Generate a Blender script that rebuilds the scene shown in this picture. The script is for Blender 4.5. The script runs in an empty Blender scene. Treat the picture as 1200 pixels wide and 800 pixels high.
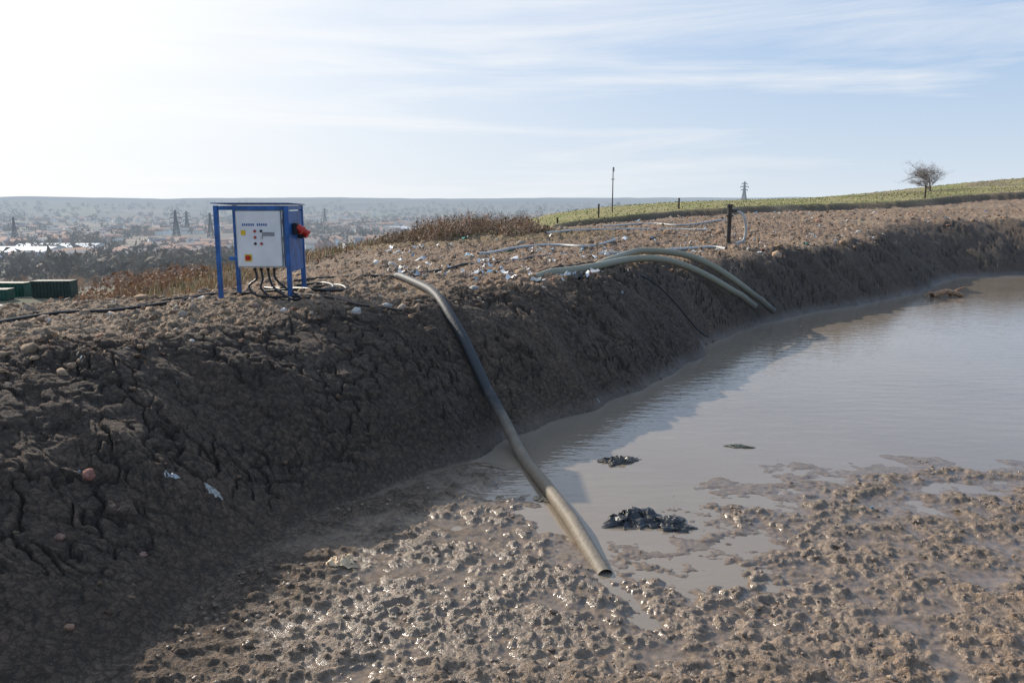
import bpy, bmesh, math, numpy as np, random, time
from mathutils import Vector, Matrix
rng=np.random.default_rng(7); random.seed(3)
scene=bpy.context.scene
scene.view_settings.view_transform='Standard'; scene.view_settings.look='None'; scene.view_settings.exposure=0
CAMH=2.6
SUN_AZ=-44; SUN_EL=27   # bearing from +Y (negative = left), elevation

# ------------------------------------------------------------------ noise
def h2(ix,iy,seed):
    n=(ix*374761393+iy*668265263+seed*1274126177)&0xFFFFFFFF
    n=((n^(n>>13))*1274126177)&0xFFFFFFFF
    n=n^(n>>16)
    return (n&0xFFFFFF).astype(np.float32)/16777216.0
def gn(x,y,seed=0):
    xf=np.floor(x); yf=np.floor(y); ix=xf.astype(np.int64); iy=yf.astype(np.int64)
    fx=(x-xf).astype(np.float32); fy=(y-yf).astype(np.float32)
    u=fx*fx*fx*(fx*(fx*6-15)+10); v=fy*fy*fy*(fy*(fy*6-15)+10)
    def g(a,b):
        an=h2(ix+a,iy+b,seed)*6.2831853
        return np.cos(an)*(fx-a)+np.sin(an)*(fy-b)
    return ((g(0,0)*(1-u)+g(1,0)*u)*(1-v)+(g(0,1)*(1-u)+g(1,1)*u)*v)*1.5
def fbm(x,y,o=4,seed=0,gain=.5):
    r=0;a=1;t=0
    for i in range(o):
        r=r+a*gn(x*2**i+i*17.3,y*2**i-i*9.1,seed+i); t+=a; a*=gain
    return r/t*1.4
def vor(x,y,seed=0):
    ix=np.floor(x).astype(np.int64); iy=np.floor(y).astype(np.int64)
    f1=np.full(x.shape,9,np.float32); f2=f1.copy(); idv=np.zeros(x.shape,np.float32)
    for a in (-1,0,1):
        for b in (-1,0,1):
            px=ix+a+h2(ix+a,iy+b,seed); py=iy+b+h2(ix+a,iy+b,seed+51)
            d=np.sqrt((px-x)**2+(py-y)**2).astype(np.float32)
            m=d<f1
            f2=np.where(m,f1,np.minimum(f2,d))
            idv=np.where(m,h2(ix+a,iy+b,seed+97),idv)
            f1=np.where(m,d,f1)
    return f1,f2,idv
def ss(a,b,x):
    t=np.clip((x-a)/(b-a),0,1); return t*t*(3-2*t)

# ------------------------------------------------------------------ terrain definition
TOE=np.array([(-3.4,-20),(-3.2,-6),(-3.0,0),(-2.7,3),(-2.38,4.05),(-1.95,5.43),(-1.15,6.8),(0,8.49),(1.88,10.9),(5.2,16.5),
     (8.35,19.7),(12.06,23.0),(14.4,26.2),(17,28),(24,29),(36,28),(52,20),(60,4),(60,-20)],float)
TW=np.array([2,2,2,1.9,1.8,2.1,1.9,1.55,1.4,1.5,1.4,1.6,2.2,3,3,3,3,3,3],float)
HOSE=[(-1.87,12.89),(-1.35,11.39),(-.86,9.9),(-.56,9.28),(-.31,8.8),(-.02,8.25),(.23,7.26),(.42,6.42),(.56,5.72),(.66,5.27)]
def catmull(P,n):
    P=np.asarray(P,float); Q=np.vstack([2*P[0]-P[1],P,2*P[-1]-P[-2]]); out=[]
    for i in range(1,len(Q)-2):
        for k in range(n):
            t=k/n
            out.append(.5*((2*Q[i])+(-Q[i-1]+Q[i+1])*t+(2*Q[i-1]-5*Q[i]+4*Q[i+1]-Q[i+2])*t*t+(-Q[i-1]+3*Q[i]-3*Q[i+1]+Q[i+2])*t**3))
    out.append(Q[-2]); return np.array(out)
TOEW=catmull(np.column_stack([TOE,TW]),3)
SEGL=np.concatenate([[0],np.cumsum(np.linalg.norm(np.diff(TOEW[:,:2],axis=0),axis=1))])
def toe(x,y):
    best=np.full(x.shape,1e9,np.float32); sg=np.ones(x.shape,np.float32); w=np.ones(x.shape,np.float32); s=np.zeros(x.shape,np.float32)
    for i in range(len(TOEW)-1):
        ax,ay,aw=TOEW[i]; bx,by,bw=TOEW[i+1]; ex,ey=bx-ax,by-ay; L2=ex*ex+ey*ey
        t=np.clip(((x-ax)*ex+(y-ay)*ey)/L2,0,1)
        dd=(x-ax-t*ex)**2+(y-ay-t*ey)**2
        m=dd<best
        best=np.where(m,dd,best); cr=ex*(y-ay)-ey*(x-ax)
        sg=np.where(m,np.sign(cr),sg); w=np.where(m,aw+t*(bw-aw),w); s=np.where(m,SEGL[i]+t*math.sqrt(L2),s)
    return np.sqrt(best)*sg,w,s
def hosedist(x,y,pl=None):
    best=np.full(x.shape,1e9); pl=pl or HOSE
    for (ax,ay),(bx,by) in zip(pl[:-1],pl[1:]):
        ex,ey=bx-ax,by-ay; t=np.clip(((x-ax)*ex+(y-ay)*ey)/(ex*ex+ey*ey),0,1); best=np.minimum(best,(x-ax-t*ex)**2+(y-ay-t*ey)**2)
    return best
CP=np.array([(-5,-5,1.5),(-5,2,1.4),(-3.5,5.3,1.38),(-3.4,7.5,1.36),(-2.9,8.9,1.34),(-1.8,9.9,1.36),(-.45,10.3,1.38),(1.36,12.7,1.4),
 (5.5,19.2,1.35),(11.3,26.5,1.5),(18.5,34.6,1.95),(27,43,2.3),(-3.4,10.5,1.33),(-7.2,11,1.12),(-8,7,1.25),(-12,5,1.0),(-10,12.5,.5),
 (-12,16,-1),(-7,14,.5),(-5,14,1.0),(-10.5,22,.1),(-14,20,-1.2),(-3.7,15,1.2),(-6.2,25,.85),(-1.36,12.7,1.38),(0,20.7,1.3),(6.5,30.5,1.45),(3.9,36,1.5),
 (-1.6,30,1.35),(-3.6,28,1.2),(-9,28,-.3),(-15,30,-3),(9,42.5,1.7),(19.7,46,2.05),(32,50,2.75),(6.4,60,1.65),(22.5,70,2.15),(35,76,2.8),
 (48,78,4.3),(62,88,5),(10,90,.5),(0,60,.6),(-10,50,-3),(-25,40,-6),(-30,20,-5),(-25,5,-2.5),(30,31,1.9),(45,35,2.6),(22,33,1.8),(60,55,3.5),
 (-45,60,-8),(-55,30,-7.5),(-60,0,-6),(0,100,-3),(-20,90,-8),(-30,-30,0),(0,-30,1.5),(40,-40,1.5),(80,0,3),(40,110,1),(80,80,4)],float)
def tps(r2): return .5*r2*np.log(r2+1e-9)
_n=len(CP); A=np.zeros((_n+3,_n+3)); D2=((CP[:,None,:2]-CP[None,:,:2])**2).sum(-1)
A[:_n,:_n]=tps(D2)+np.eye(_n)*.4; A[:_n,_n]=1; A[:_n,_n+1:]=CP[:,:2]; A[_n,:_n]=1; A[_n+1:,:_n]=CP[:,:2].T
SOL=np.linalg.solve(A,np.concatenate([CP[:,2],[0,0,0]]))
def plateau(x,y):
    z=SOL[_n]+SOL[_n+1]*x+SOL[_n+2]*y
    for i in range(_n): z=z+SOL[i]*tps((x-CP[i,0])**2+(y-CP[i,1])**2)
    return z
FR=np.array([0,60,100,143,200,300,450,640,1000,1500,2500,4000,5500,7500,13000.]); FZ=np.array([-7,-7,-9.5,-11.8,-17,-26,-35,-41,-46,-50,-47,-25,2,22,25.])
def far(x,y,r):
    z=np.interp(r,FR,FZ)
    z=z+ss(200,900,r)*6*gn(x/330,y/330,5)+ss(2000,6500,r)*20*fbm(x/1500,y/1500,3,9)+ss(5000,8000,r)*14*gn(x/900,y/2600,19)
    z=z+50*np.exp(-((x-430)**2+(y-1500)**2)/(2*330**2))
    return z
CAV_SHADE=[None]
def surf(x,y,detail=True):
    x=np.asarray(x,float); y=np.asarray(y,float); shp=x.shape; x=x.ravel(); y=y.ravel()
    r=np.hypot(x,y); z=np.zeros_like(x); D=np.full(x.shape,50.); E=np.full(x.shape,-50.); U=np.full(x.shape,20.); CV=np.zeros_like(x)
    F=r>90
    if F.any(): z[F]=far(x[F],y[F],r[F])
    N=np.where(r<170)[0]
    if len(N):
        X=x[N];Y=y[N];R=r[N]
        P=plateau(X,Y)
        wx=X+.22*gn(X/1.7,Y/1.7,31)+.06*gn(X/.5,Y/.5,33); wy=Y+.22*gn(X/1.7,Y/1.7,32)+.06*gn(X/.5,Y/.5,34)
        d,w,s=toe(wx,wy)
        e=Y-np.interp(X,[-12,2,9,19.7,32,50,80],[52,38.5,42.5,46,50,56,66])+.5*gn(X/2.,Y/2.,41)+1.2*gn(X/7.,Y/7.,42)
        stepm=ss(0,.6,e)*ss(0,5,X+2); P=P+.42*stepm
        u=d/w; uu=np.clip(u/1.22,0,1); prof=1-(1-uu)**1.65
        a=Y-7.6-.7*gn(X/1.3,Y/1.3,43)+.35*gn(X/.5,Y/.35,44)
        zf=np.where(a>0,-.03*np.clip(a,0,4),-.0085*np.clip(a,-4.5,0))
        tt=np.clip((Y-5.3)/3,0,1); cx=1.2-tt*.7
        zf=zf-.030*np.exp(-((X-cx)/(.75+.6*tt))**2)*ss(4.3,5.5,Y)*(1-ss(8,9.5,Y))
        zf=zf-.02*np.exp(-((d+.45)/.3)**2)*ss(7,8,Y)+.03*np.exp(-((d+.2)/.5)**2)*(1-ss(7.2,8.4,Y))
        zf=zf-.03*np.exp(-hosedist(X,Y,[(.66,5.2),(.74,4.9),(.88,4.5)])/.01)
        zf=zf+1.3*ss(1.5,-3,Y)
        bank=d>0
        zz=np.where(bank,zf*(1-prof)+P*prof,zf)
        bf=1-ss(90,150,R)
        if detail:
            I=np.where(R<75)[0]; x1=X[I];y1=Y[I];u1=u[I];d1=d[I];s1=s[I];R1=R[I];e1=e[I];a1=a[I]
            bm=ss(0,.25,u1)*(1-ss(1.2,1.7,u1)); pm=ss(1.0,1.5,u1)*(1-ss(-.3,.6,e1)); fm=1-ss(-.15,.05,d1)
            dz=np.zeros_like(x1)
            sl=u1*1.6
            st=gn(s1/.8,sl/1.6,51)*.10+gn(s1/.33,sl/1.1,52)*.045
            wpx=.5*gn(x1/.16,y1/.16,3); wpy=.5*gn(x1/.16,y1/.16,13)
            f1,f2,idv=vor(s1/.22+wpx,sl/.19+wpy,61); crack=1-ss(0,.13,f2-f1)
            g1,g2,idg=vor(s1/.085+wpx,sl/.075+wpy,62); crack2=1-ss(0,.22,g2-g1)
            cm=ss(-.35,.2,gn(x1/.9,y1/.9,77)); rm=.45+.55*ss(-.2,.5,gn(s1/1.3,sl/.7,80))
            fb=fbm(x1/.5,y1/.5,5,53,.55)
            dz+=bm*(st+.085*fb*rm-.065*crack*cm+.04*(idv-.5)-.018*crack2*rm+.028*(idg-.5)*rm)
            CV[N[I]]=bm*np.clip(.85*crack*cm+.38*crack2-.4*fb-.25*(idg-.5),-.5,1)
            h1,h22,idh=vor(x1/.26+wpx,y1/.26+wpy,63)
            rub=np.clip(1-h1*1.3,0,1)*np.where(idh>.7,idh,0)
            k1,k2,idk=vor(x1/.09+.9*gn(x1*7,y1*7,8),y1/.08+.9*gn(x1*7,y1*7,18),64)
            l2=np.clip(1-k1*1.2,0,1)**.8*np.where(idk>.3,idk,0)
            dz+=pm*(.055*fbm(x1/1.1,y1/1.1,3,54)+.06*fbm(x1/.22,y1/.22,4,55,.65)+.03*rub+.03*l2+.03*(idg-.5))*(1+.5*ss(10,30,R1))
            rough=ss(.3,-1.5,a1); dry=ss(5.8,4.2,y1)
            big=fbm(x1/.55,y1/.45,3,56)
            l3=ss(-.2,.45,fbm(x1/.15,y1/.12,3,156,.55))
            l4=np.abs(gn(x1/.23,y1/.2,157))
            patch=ss(-.6,.25,big+.3*dry)
            m2=1-.8*np.exp(-((x1-(1.2-np.clip((y1-5.3)/3,0,1)*.7))/.65)**2)*ss(5,5.8,y1)
            dz+=fm*(.020*big-.004*dry+rough*(.15+.85*patch)*m2*(.025*l3+.024*l2*(.3+.7*l3)-.02*(.3-l4)*ss(.3,.0,l4)+.008*fbm(x1/.05,y1/.05,2,58)))*(1-ss(9,11,y1))
            dz+=ss(0,1,e1)*(.05*fbm(x1/.8,y1/.8,3,59))
            dz*=1-.8*np.exp(-hosedist(x1,y1)/.03)
            zz[I]=zz[I]+dz*(1-ss(60,75,R1))
        z[N]=zz*bf+np.where(R>90,z[N],0)*(1-bf)
        D[N]=d;E[N]=e;U[N]=u
    CAV_SHADE[0]=CV
    return z.reshape(shp),D.reshape(shp),U.reshape(shp),E.reshape(shp)
def zat(x,y,detail=True): return float(surf(np.array([x]),np.array([y]),detail)[0][0])

# ------------------------------------------------------------------ material helpers
def N(nt,t,**k):
    n=nt.nodes.new(t)
    for a,b in k.items():
        if a=='i':
            for c,d in b.items(): n.inputs[c].default_value=d
        else: setattr(n,a,b)
    return n
def newmat(name):
    m=bpy.data.materials.new(name); m.use_nodes=True; nt=m.node_tree; nt.nodes.clear()
    out=N(nt,'ShaderNodeOutputMaterial'); p=N(nt,'ShaderNodeBsdfPrincipled'); nt.links.new(p.outputs[0],out.inputs[0])
    return m,nt,p,out
HAZE_PAINT=(0.40,0.475,0.56)
def painted_haze(nt,p,out,L=2500.):  # aerial haze painted into the material: emission growing with distance, no volume
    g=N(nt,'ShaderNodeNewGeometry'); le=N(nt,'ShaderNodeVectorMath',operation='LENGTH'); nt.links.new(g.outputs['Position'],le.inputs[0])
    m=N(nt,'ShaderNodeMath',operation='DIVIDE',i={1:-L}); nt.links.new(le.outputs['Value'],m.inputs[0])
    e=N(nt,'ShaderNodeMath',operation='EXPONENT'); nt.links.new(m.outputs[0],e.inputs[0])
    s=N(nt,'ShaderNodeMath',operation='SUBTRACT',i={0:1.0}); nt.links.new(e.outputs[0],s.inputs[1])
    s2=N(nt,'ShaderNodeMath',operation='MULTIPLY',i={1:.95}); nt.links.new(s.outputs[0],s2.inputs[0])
    em=N(nt,'ShaderNodeEmission',i={'Color':(*HAZE_PAINT,1),'Strength':1}); mx=N(nt,'ShaderNodeMixShader')
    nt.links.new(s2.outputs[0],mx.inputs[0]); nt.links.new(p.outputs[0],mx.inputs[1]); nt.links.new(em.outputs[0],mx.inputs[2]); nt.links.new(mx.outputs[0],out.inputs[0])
def simple(name,col,rough=.6,metal=0,var=.25,scale=8,bump=0,attr=None,hz=False,col2=None,spec=.5,bscale=None,hl=2500.):
    m,nt,p,out=newmat(name)
    tc=N(nt,'ShaderNodeTexCoord'); no=N(nt,'ShaderNodeTexNoise',i={'Scale':scale,'Detail':3,'Roughness':.6}); nt.links.new(tc.outputs['Object'],no.inputs['Vector'])
    mix=N(nt,'ShaderNodeMix',data_type='RGBA')
    rmp=N(nt,'ShaderNodeMapRange',i={1:.35,2:.65}); nt.links.new(no.outputs['Fac'],rmp.inputs[0]); nt.links.new(rmp.outputs[0],mix.inputs[0])
    if attr:
        at=N(nt,'ShaderNodeAttribute',attribute_name=attr)
        for idx,f in ((6,1-var),(7,1+var)):
            vm=N(nt,'ShaderNodeVectorMath',operation='SCALE'); vm.inputs['Scale'].default_value=f
            nt.links.new(at.outputs['Color'],vm.inputs[0]); nt.links.new(vm.outputs[0],mix.inputs[idx])
    else:
        c2=col2 or tuple(c*(1-var) for c in col)
        mix.inputs[6].default_value=(*c2,1); mix.inputs[7].default_value=(*[min(1,c*(1+var*.3)) for c in col],1)
    nt.links.new(mix.outputs[2],p.inputs['Base Color'])
    p.inputs['Roughness'].default_value=rough; p.inputs['Metallic'].default_value=metal; p.inputs['Specular IOR Level'].default_value=spec
    if bump:
        n2=N(nt,'ShaderNodeTexNoise',i={'Scale':bscale or scale*3,'Detail':2}); nt.links.new(tc.outputs['Object'],n2.inputs['Vector'])
        b=N(nt,'ShaderNodeBump',i={'Strength':1,'Distance':bump}); nt.links.new(n2.outputs['Fac'],b.inputs['Height']); nt.links.new(b.outputs[0],p.inputs['Normal'])
    if hz: painted_haze(nt,p,out,hl)
    return m
def mkmesh(name,V,F,mat=None,col=None,smooth=False,parent=None,attrs=None):
    V=np.asarray(V,np.float32); F=np.asarray(F,np.int32); k=F.shape[1]
    me=bpy.data.meshes.new(name); me.vertices.add(len(V)); me.vertices.foreach_set('co',V.ravel())
    me.loops.add(F.size); me.loops.foreach_set('vertex_index',F.ravel()); me.polygons.add(len(F))
    me.polygons.foreach_set('loop_start',np.arange(0,F.size,k,dtype=np.int32))
    try: me.polygons.foreach_set('loop_total',np.full(len(F),k,np.int32))
    except Exception: pass
    me.update(calc_edges=True)
    if smooth: me.polygons.foreach_set('use_smooth',np.ones(len(F),bool))
    if col is not None:
        a=me.color_attributes.new('Col','FLOAT_COLOR','POINT'); c=np.ones((len(V),4),np.float32); c[:,:3]=col; a.data.foreach_set('color',c.ravel())
    for nme,val in (attrs or {}).items():
        a=me.attributes.new(nme,'FLOAT','POINT'); a.data.foreach_set('value',np.asarray(val,np.float32))
    ob=bpy.data.objects.new(name,me); scene.collection.objects.link(ob)
    if mat: me.materials.append(mat)
    if parent: ob.parent=parent
    return ob
def empty(name,loc=(0,0,0)):
    e=bpy.data.objects.new(name,None); e.location=loc; scene.collection.objects.link(e); return e
def box(name,size,loc,mat,parent=None,bev=.004,rot=(0,0,0)):
    me=bpy.data.meshes.new(name); bm=bmesh.new(); bmesh.ops.create_cube(bm,size=1)
    for v in bm.verts: v.co=Vector((v.co.x*size[0],v.co.y*size[1],v.co.z*size[2]))
    if bev: bmesh.ops.bevel(bm,geom=bm.edges[:],offset=min(bev,min(size)*.3),segments=2,affect='EDGES')
    bm.to_mesh(me); bm.free(); ob=bpy.data.objects.new(name,me); me.materials.append(mat); ob.location=loc; ob.rotation_euler=rot
    scene.collection.objects.link(ob)
    if parent: ob.parent=parent
    return ob
def cyl(name,r,l,loc,mat,parent=None,rot=(0,0,0),r2=None,seg=24):
    me=bpy.data.meshes.new(name); bm=bmesh.new(); bmesh.ops.create_cone(bm,cap_ends=True,segments=seg,radius1=r,radius2=r if r2 is None else r2,depth=l)
    bmesh.ops.bevel(bm,geom=[e for e in bm.edges if e.calc_face_angle(0)>1],offset=min(r,l)*.12,segments=2,affect='EDGES')
    bm.to_mesh(me); bm.free(); ob=bpy.data.objects.new(name,me); me.materials.append(mat); ob.location=loc; ob.rotation_euler=rot
    scene.collection.objects.link(ob)
    if parent: ob.parent=parent
    return ob
def tubegeo(P,R,sides=14):
    P=np.asarray(P,float); n=len(P); R=np.broadcast_to(R,(n,)).astype(float)
    T=np.gradient(P,axis=0); T/=np.linalg.norm(T,axis=1)[:,None]+1e-9
    up=np.array([0,0,1.]); 
    if abs(T[0]@up)>.9: up=np.array([0,1.,0])
    V=[]; nrm=np.cross(T[0],up); nrm/=np.linalg.norm(nrm)
    for i in range(n):
        nrm=nrm-T[i]*(nrm@T[i]); nrm/=np.linalg.norm(nrm); b=np.cross(T[i],nrm)
        a=np.arange(sides)*2*math.pi/sides
        V.append(P[i]+R[i]*(np.cos(a)[:,None]*nrm+np.sin(a)[:,None]*b))
    V=np.vstack(V); F=[]
    for i in range(n-1):
        for j in range(sides):
            k=(j+1)%sides; F.append((i*sides+j,i*sides+k,(i+1)*sides+k,(i+1)*sides+j))
    return V,np.array(F)
def tube(name,P,R,mat,sides=14,parent=None):
    V,F=tubegeo(P,R,sides)
    return mkmesh(name,V,F,mat,smooth=True,parent=parent)
def lay(xy,r,step=.06,win=5,sink=.15,dz=None,sm=4,w=.65,detail=True):
    P=catmull(np.array(xy,float),12)
    L=np.concatenate([[0],np.cumsum(np.linalg.norm(np.diff(P,axis=0),axis=1))]); n=max(8,int(L[-1]/step))
    t=np.linspace(0,L[-1],n); X=np.interp(t,L,P[:,0]);Y=np.interp(t,L,P[:,1])
    z=surf(X,Y,detail)[0]; zp=np.pad(z,win,mode='edge'); zm=np.max([zp[i:i+n] for i in range(2*win+1)],axis=0)
    zs=w*zm+(1-w)*z
    for _ in range(2):
        zp=np.pad(zs,sm,mode='edge'); zs=np.mean([zp[i:i+n] for i in range(2*sm+1)],axis=0)
    Z=zs+r*(1-sink)
    if dz is not None: Z=Z+np.interp(np.linspace(0,1,n),dz[0],dz[1])
    return np.column_stack([X,Y,Z])

# ------------------------------------------------------------------ ground mesh
ang=np.concatenate([np.linspace(-42,42,960),np.linspace(42,318,92)[1:-1]])*math.pi/180
rad=np.concatenate([np.linspace(.3,3.4,22),np.geomspace(3.5,14,600),np.geomspace(14,62,280)[1:],np.geomspace(62,12500,140)[1:]])
AA,RR=np.meshgrid(ang,rad); GX=(RR*np.sin(AA)).ravel(); GY=(RR*np.cos(AA)).ravel()
GZ,GD,GU,GE=surf(GX,GY); GC=CAV_SHADE[0]
nc=len(ang); nr=len(rad); I=np.arange(nr*nc).reshape(nr,nc); J=np.roll(I,-1,axis=1)
GF=np.stack([I[:-1],J[:-1],J[1:],I[1:]],-1).reshape(-1,4)[:,::-1]
def mixc(a,b,t): return a*(1-t[:,None])+np.asarray(b)[None,:]*t[:,None]
GR=np.hypot(GX,GY)
mv=fbm(GX/2.2,GY/2.2,3,71); mv2=fbm(GX/6,GY/6,2,72); sm=gn(GX/.35,GY/.35,73)
col=np.tile(np.array([.34,.222,.14]),(len(GX),1))*(1+.25*mv+.14*sm)[:,None]           # rubble plateau
col=mixc(col,(.44,.32,.21),ss(.1,.8,mv2+.4*mv)*.6)
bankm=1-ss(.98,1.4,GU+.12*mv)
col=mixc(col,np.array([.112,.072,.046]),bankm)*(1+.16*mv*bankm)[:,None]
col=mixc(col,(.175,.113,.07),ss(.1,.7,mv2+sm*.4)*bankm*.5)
col=col*(1-.62*GC)[:,None]  # crack hollows darkened in the colour: painted occlusion shade plus damp
flm=1-ss(-.1,.08,GD)
col=mixc(col,np.array([.245,.17,.112]),flm)
col=mixc(col,(.13,.087,.057),flm*ss(-1.0,-.2,GD)*ss(8.2,7,GY)*.7)  # bank's shade along the toe painted into the floor colour
sheen=.62*ss(5.8,1.5,GX+.5*mv)*flm*ss(3.4,4.6,GY)*ss(-.5,-1.4,GD)
wet=np.maximum(flm*(1-ss(.010,.05,GZ)),np.maximum(sheen,.6*(1-ss(.0,.22,GZ))*ss(-.05,.1,GD)*(GR<40)*ss(7,8,GY)))
drier=flm*ss(.02,.07,GZ)*ss(6.2,4.4,GY)*ss(.5,2.5,GX)
col=mixc(col,(.36,.23,.14),drier*.8)
gm=ss(.1,.9,GE)*ss(-3,3,GX)*(GR<200)
gn_=ss(-.35,.5,gn(GX/5,GY/2.5,74)+.3*gn(GX/1.2,GY/.8,75)); gcol=np.array([.27,.265,.065])[None]*gn_[:,None]+np.array([.40,.33,.13])[None]*(1-gn_[:,None])
rt=ss(22,30,GX)*ss(-.25,.1,gn(GX/9,GY/3,76)); gcol=gcol*(1-rt[:,None])+np.array([.26,.19,.10])*rt[:,None]
col=col*(1-gm[:,None])+gcol*gm[:,None]
step_shade=ss(-.25,0,GE)*(1-ss(.3,.6,GE))*ss(-2,3,GX)*(GR<90)*ss(-.5,.2,gn(GX/3,GY/3,78)); col=mixc(col,(.06,.045,.03),step_shade*.7)  # shade on the step face below the grass, painted as dark colour
wm=np.maximum(ss(-6.2,-8.5,GX-.12*(GY-12))*ss(11,14,GY),ss(1.6,-.5,np.hypot((GX+2)/1.2,GY-28)-4.6))*(GR<220)
wcol=np.array([.28,.185,.09])[None,:]*(1+.3*gn(GX/1.5,GY/1.5,79))[:,None]
col=col*(1-wm[:,None])+wcol*wm[:,None]
fm=ss(35,70,np.where(GX<GY*.02-3,GR,0))+ss(90,140,GR); fm=np.clip(fm,0,1)
f1,f2,idv=vor(GX/140+.3*gn(GX/200,GY/200,2),GY/260,81)
pal=np.array([[.14,.13,.06],[.12,.09,.06],[.24,.17,.11],[.08,.065,.045],[.17,.16,.07]]); fc=pal[(idv*4.99).astype(int)]
fc=fc*(1+.3*fbm(GX/40,GY/40,3,83))[:,None]
hedge=(1-ss(.0,.08,f2-f1)); fc=mixc(fc,(.04,.033,.025),hedge)
hill=ss(3000,4500,GR); fc=fc*(1-.55*hill*ss(-.3,.3,gn(GX/700,GY/1400,84)))[:,None]
col=col*(1-fm[:,None])+fc*fm[:,None]
col=np.clip(col,.01,.8)
V=np.column_stack([GX,GY,GZ])
m,nt,p,out=newmat('earth_and_mud')
tc=N(nt,'ShaderNodeTexCoord'); at=N(nt,'ShaderNodeAttribute',attribute_name='Col'); aw=N(nt,'ShaderNodeAttribute',attribute_name='wet')
n1=N(nt,'ShaderNodeTexNoise',i={'Scale':16,'Detail':5,'Roughness':.68}); v1=N(nt,'ShaderNodeTexVoronoi',feature='DISTANCE_TO_EDGE',i={'Scale':15,'Randomness':1})
L=nt.links.new
wv=N(nt,'ShaderNodeVectorMath',operation='MULTIPLY_ADD'); wv.inputs[1].default_value=(.12,.12,.12)
L(tc.outputs['Object'],n1.inputs['Vector']); L(n1.outputs['Color'],wv.inputs[0]); L(tc.outputs['Object'],wv.inputs[2]); L(wv.outputs[0],v1.inputs['Vector'])
r1=N(nt,'ShaderNodeMapRange',i={1:.3,2:.7,3:.5,4:1.5}); L(n1.outputs['Fac'],r1.inputs[0])
wd=N(nt,'ShaderNodeMapRange',i={1:0,2:1,3:1,4:.7}); L(aw.outputs['Fac'],wd.inputs[0])
mm2=N(nt,'ShaderNodeMath',operation='MULTIPLY'); L(r1.outputs[0],mm2.inputs[0]); L(wd.outputs[0],mm2.inputs[1])
sc=N(nt,'ShaderNodeVectorMath',operation='SCALE'); L(at.outputs['Color'],sc.inputs[0]); L(mm2.outputs[0],sc.inputs['Scale'])
L(sc.outputs[0],p.inputs['Base Color'])
rr=N(nt,'ShaderNodeMapRange',i={1:0,2:1,3:.92,4:.1}); L(aw.outputs['Fac'],rr.inputs[0]); rn=N(nt,'ShaderNodeMapRange',i={1:.3,2:.7,3:-.08,4:.12}); L(n1.outputs['Fac'],rn.inputs[0])
ra=N(nt,'ShaderNodeMath',operation='ADD',use_clamp=True); L(rr.outputs[0],ra.inputs[0]); L(rn.outputs[0],ra.inputs[1]); L(ra.outputs[0],p.inputs['Roughness'])
p.inputs['Specular IOR Level'].default_value=.6
cr=N(nt,'ShaderNodeMapRange',i={1:0,2:.1,3:-.5,4:0}); L(v1.outputs['Distance'],cr.inputs[0])
dryf=N(nt,'ShaderNodeMapRange',i={1:0,2:1,3:1,4:.12}); L(aw.outputs['Fac'],dryf.inputs[0])
hh=N(nt,'ShaderNodeMath',operation='MULTIPLY_ADD',i={1:1.9}); L(n1.outputs['Fac'],hh.inputs[0]); L(cr.outputs[0],hh.inputs[2])
bm_=N(nt,'ShaderNodeBump',i={'Distance':.045}); L(dryf.outputs[0],bm_.inputs['Strength']); L(hh.outputs[0],bm_.inputs['Height']); L(bm_.outputs[0],p.inputs['Normal'])
painted_haze(nt,p,out)
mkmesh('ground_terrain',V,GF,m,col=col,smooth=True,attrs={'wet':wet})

# ------------------------------------------------------------------ water
m,nt,p,out=newmat('muddy_water')
p.inputs['Roughness'].default_value=.05; p.inputs['IOR'].default_value=1.52
tc=N(nt,'ShaderNodeTexCoord'); mp=N(nt,'ShaderNodeMapping',i={'Rotation':(0,0,math.radians(35)),'Scale':(1,3,1)})
n1=N(nt,'ShaderNodeTexNoise',i={'Scale':2.2,'Detail':3,'Roughness':.6}); b=N(nt,'ShaderNodeBump',i={'Strength':.6,'Distance':.009})
nt.links.new(tc.outputs['Object'],mp.inputs[0]); nt.links.new(mp.outputs[0],n1.inputs['Vector']); nt.links.new(n1.outputs['Fac'],b.inputs['Height']); nt.links.new(b.outputs[0],p.inputs['Normal'])
nn=N(nt,'ShaderNodeTexNoise',i={'Scale':.5,'Detail':3}); nt.links.new(tc.outputs['Object'],nn.inputs['Vector'])
mx=N(nt,'ShaderNodeMix',data_type='RGBA'); mx.inputs[6].default_value=(.20,.16,.12,1); mx.inputs[7].default_value=(.30,.24,.18,1); nt.links.new(nn.outputs['Fac'],mx.inputs[0]); nt.links.new(mx.outputs[2],p.inputs['Base Color'])
Tn=TOEW[(TOEW[:,1]>3)&(TOEW[:,0]<50)]
tg=np.gradient(Tn[:,:2],axis=0); tg/=np.linalg.norm(tg,axis=1)[:,None]; off=Tn[:,:2]+.35*np.column_stack([-tg[:,1],tg[:,0]])
poly=[(q[0],q[1],0.) for q in off]+[(52,6,0.),(20,2.5,0.),(0,2.5,0.)]
me=bpy.data.meshes.new('pond_water'); me.from_pydata(poly[::-1],[],[list(range(len(poly)))]); me.materials.append(m)
ob=bpy.data.objects.new('pond_water',me); scene.collection.objects.link(ob)

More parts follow.
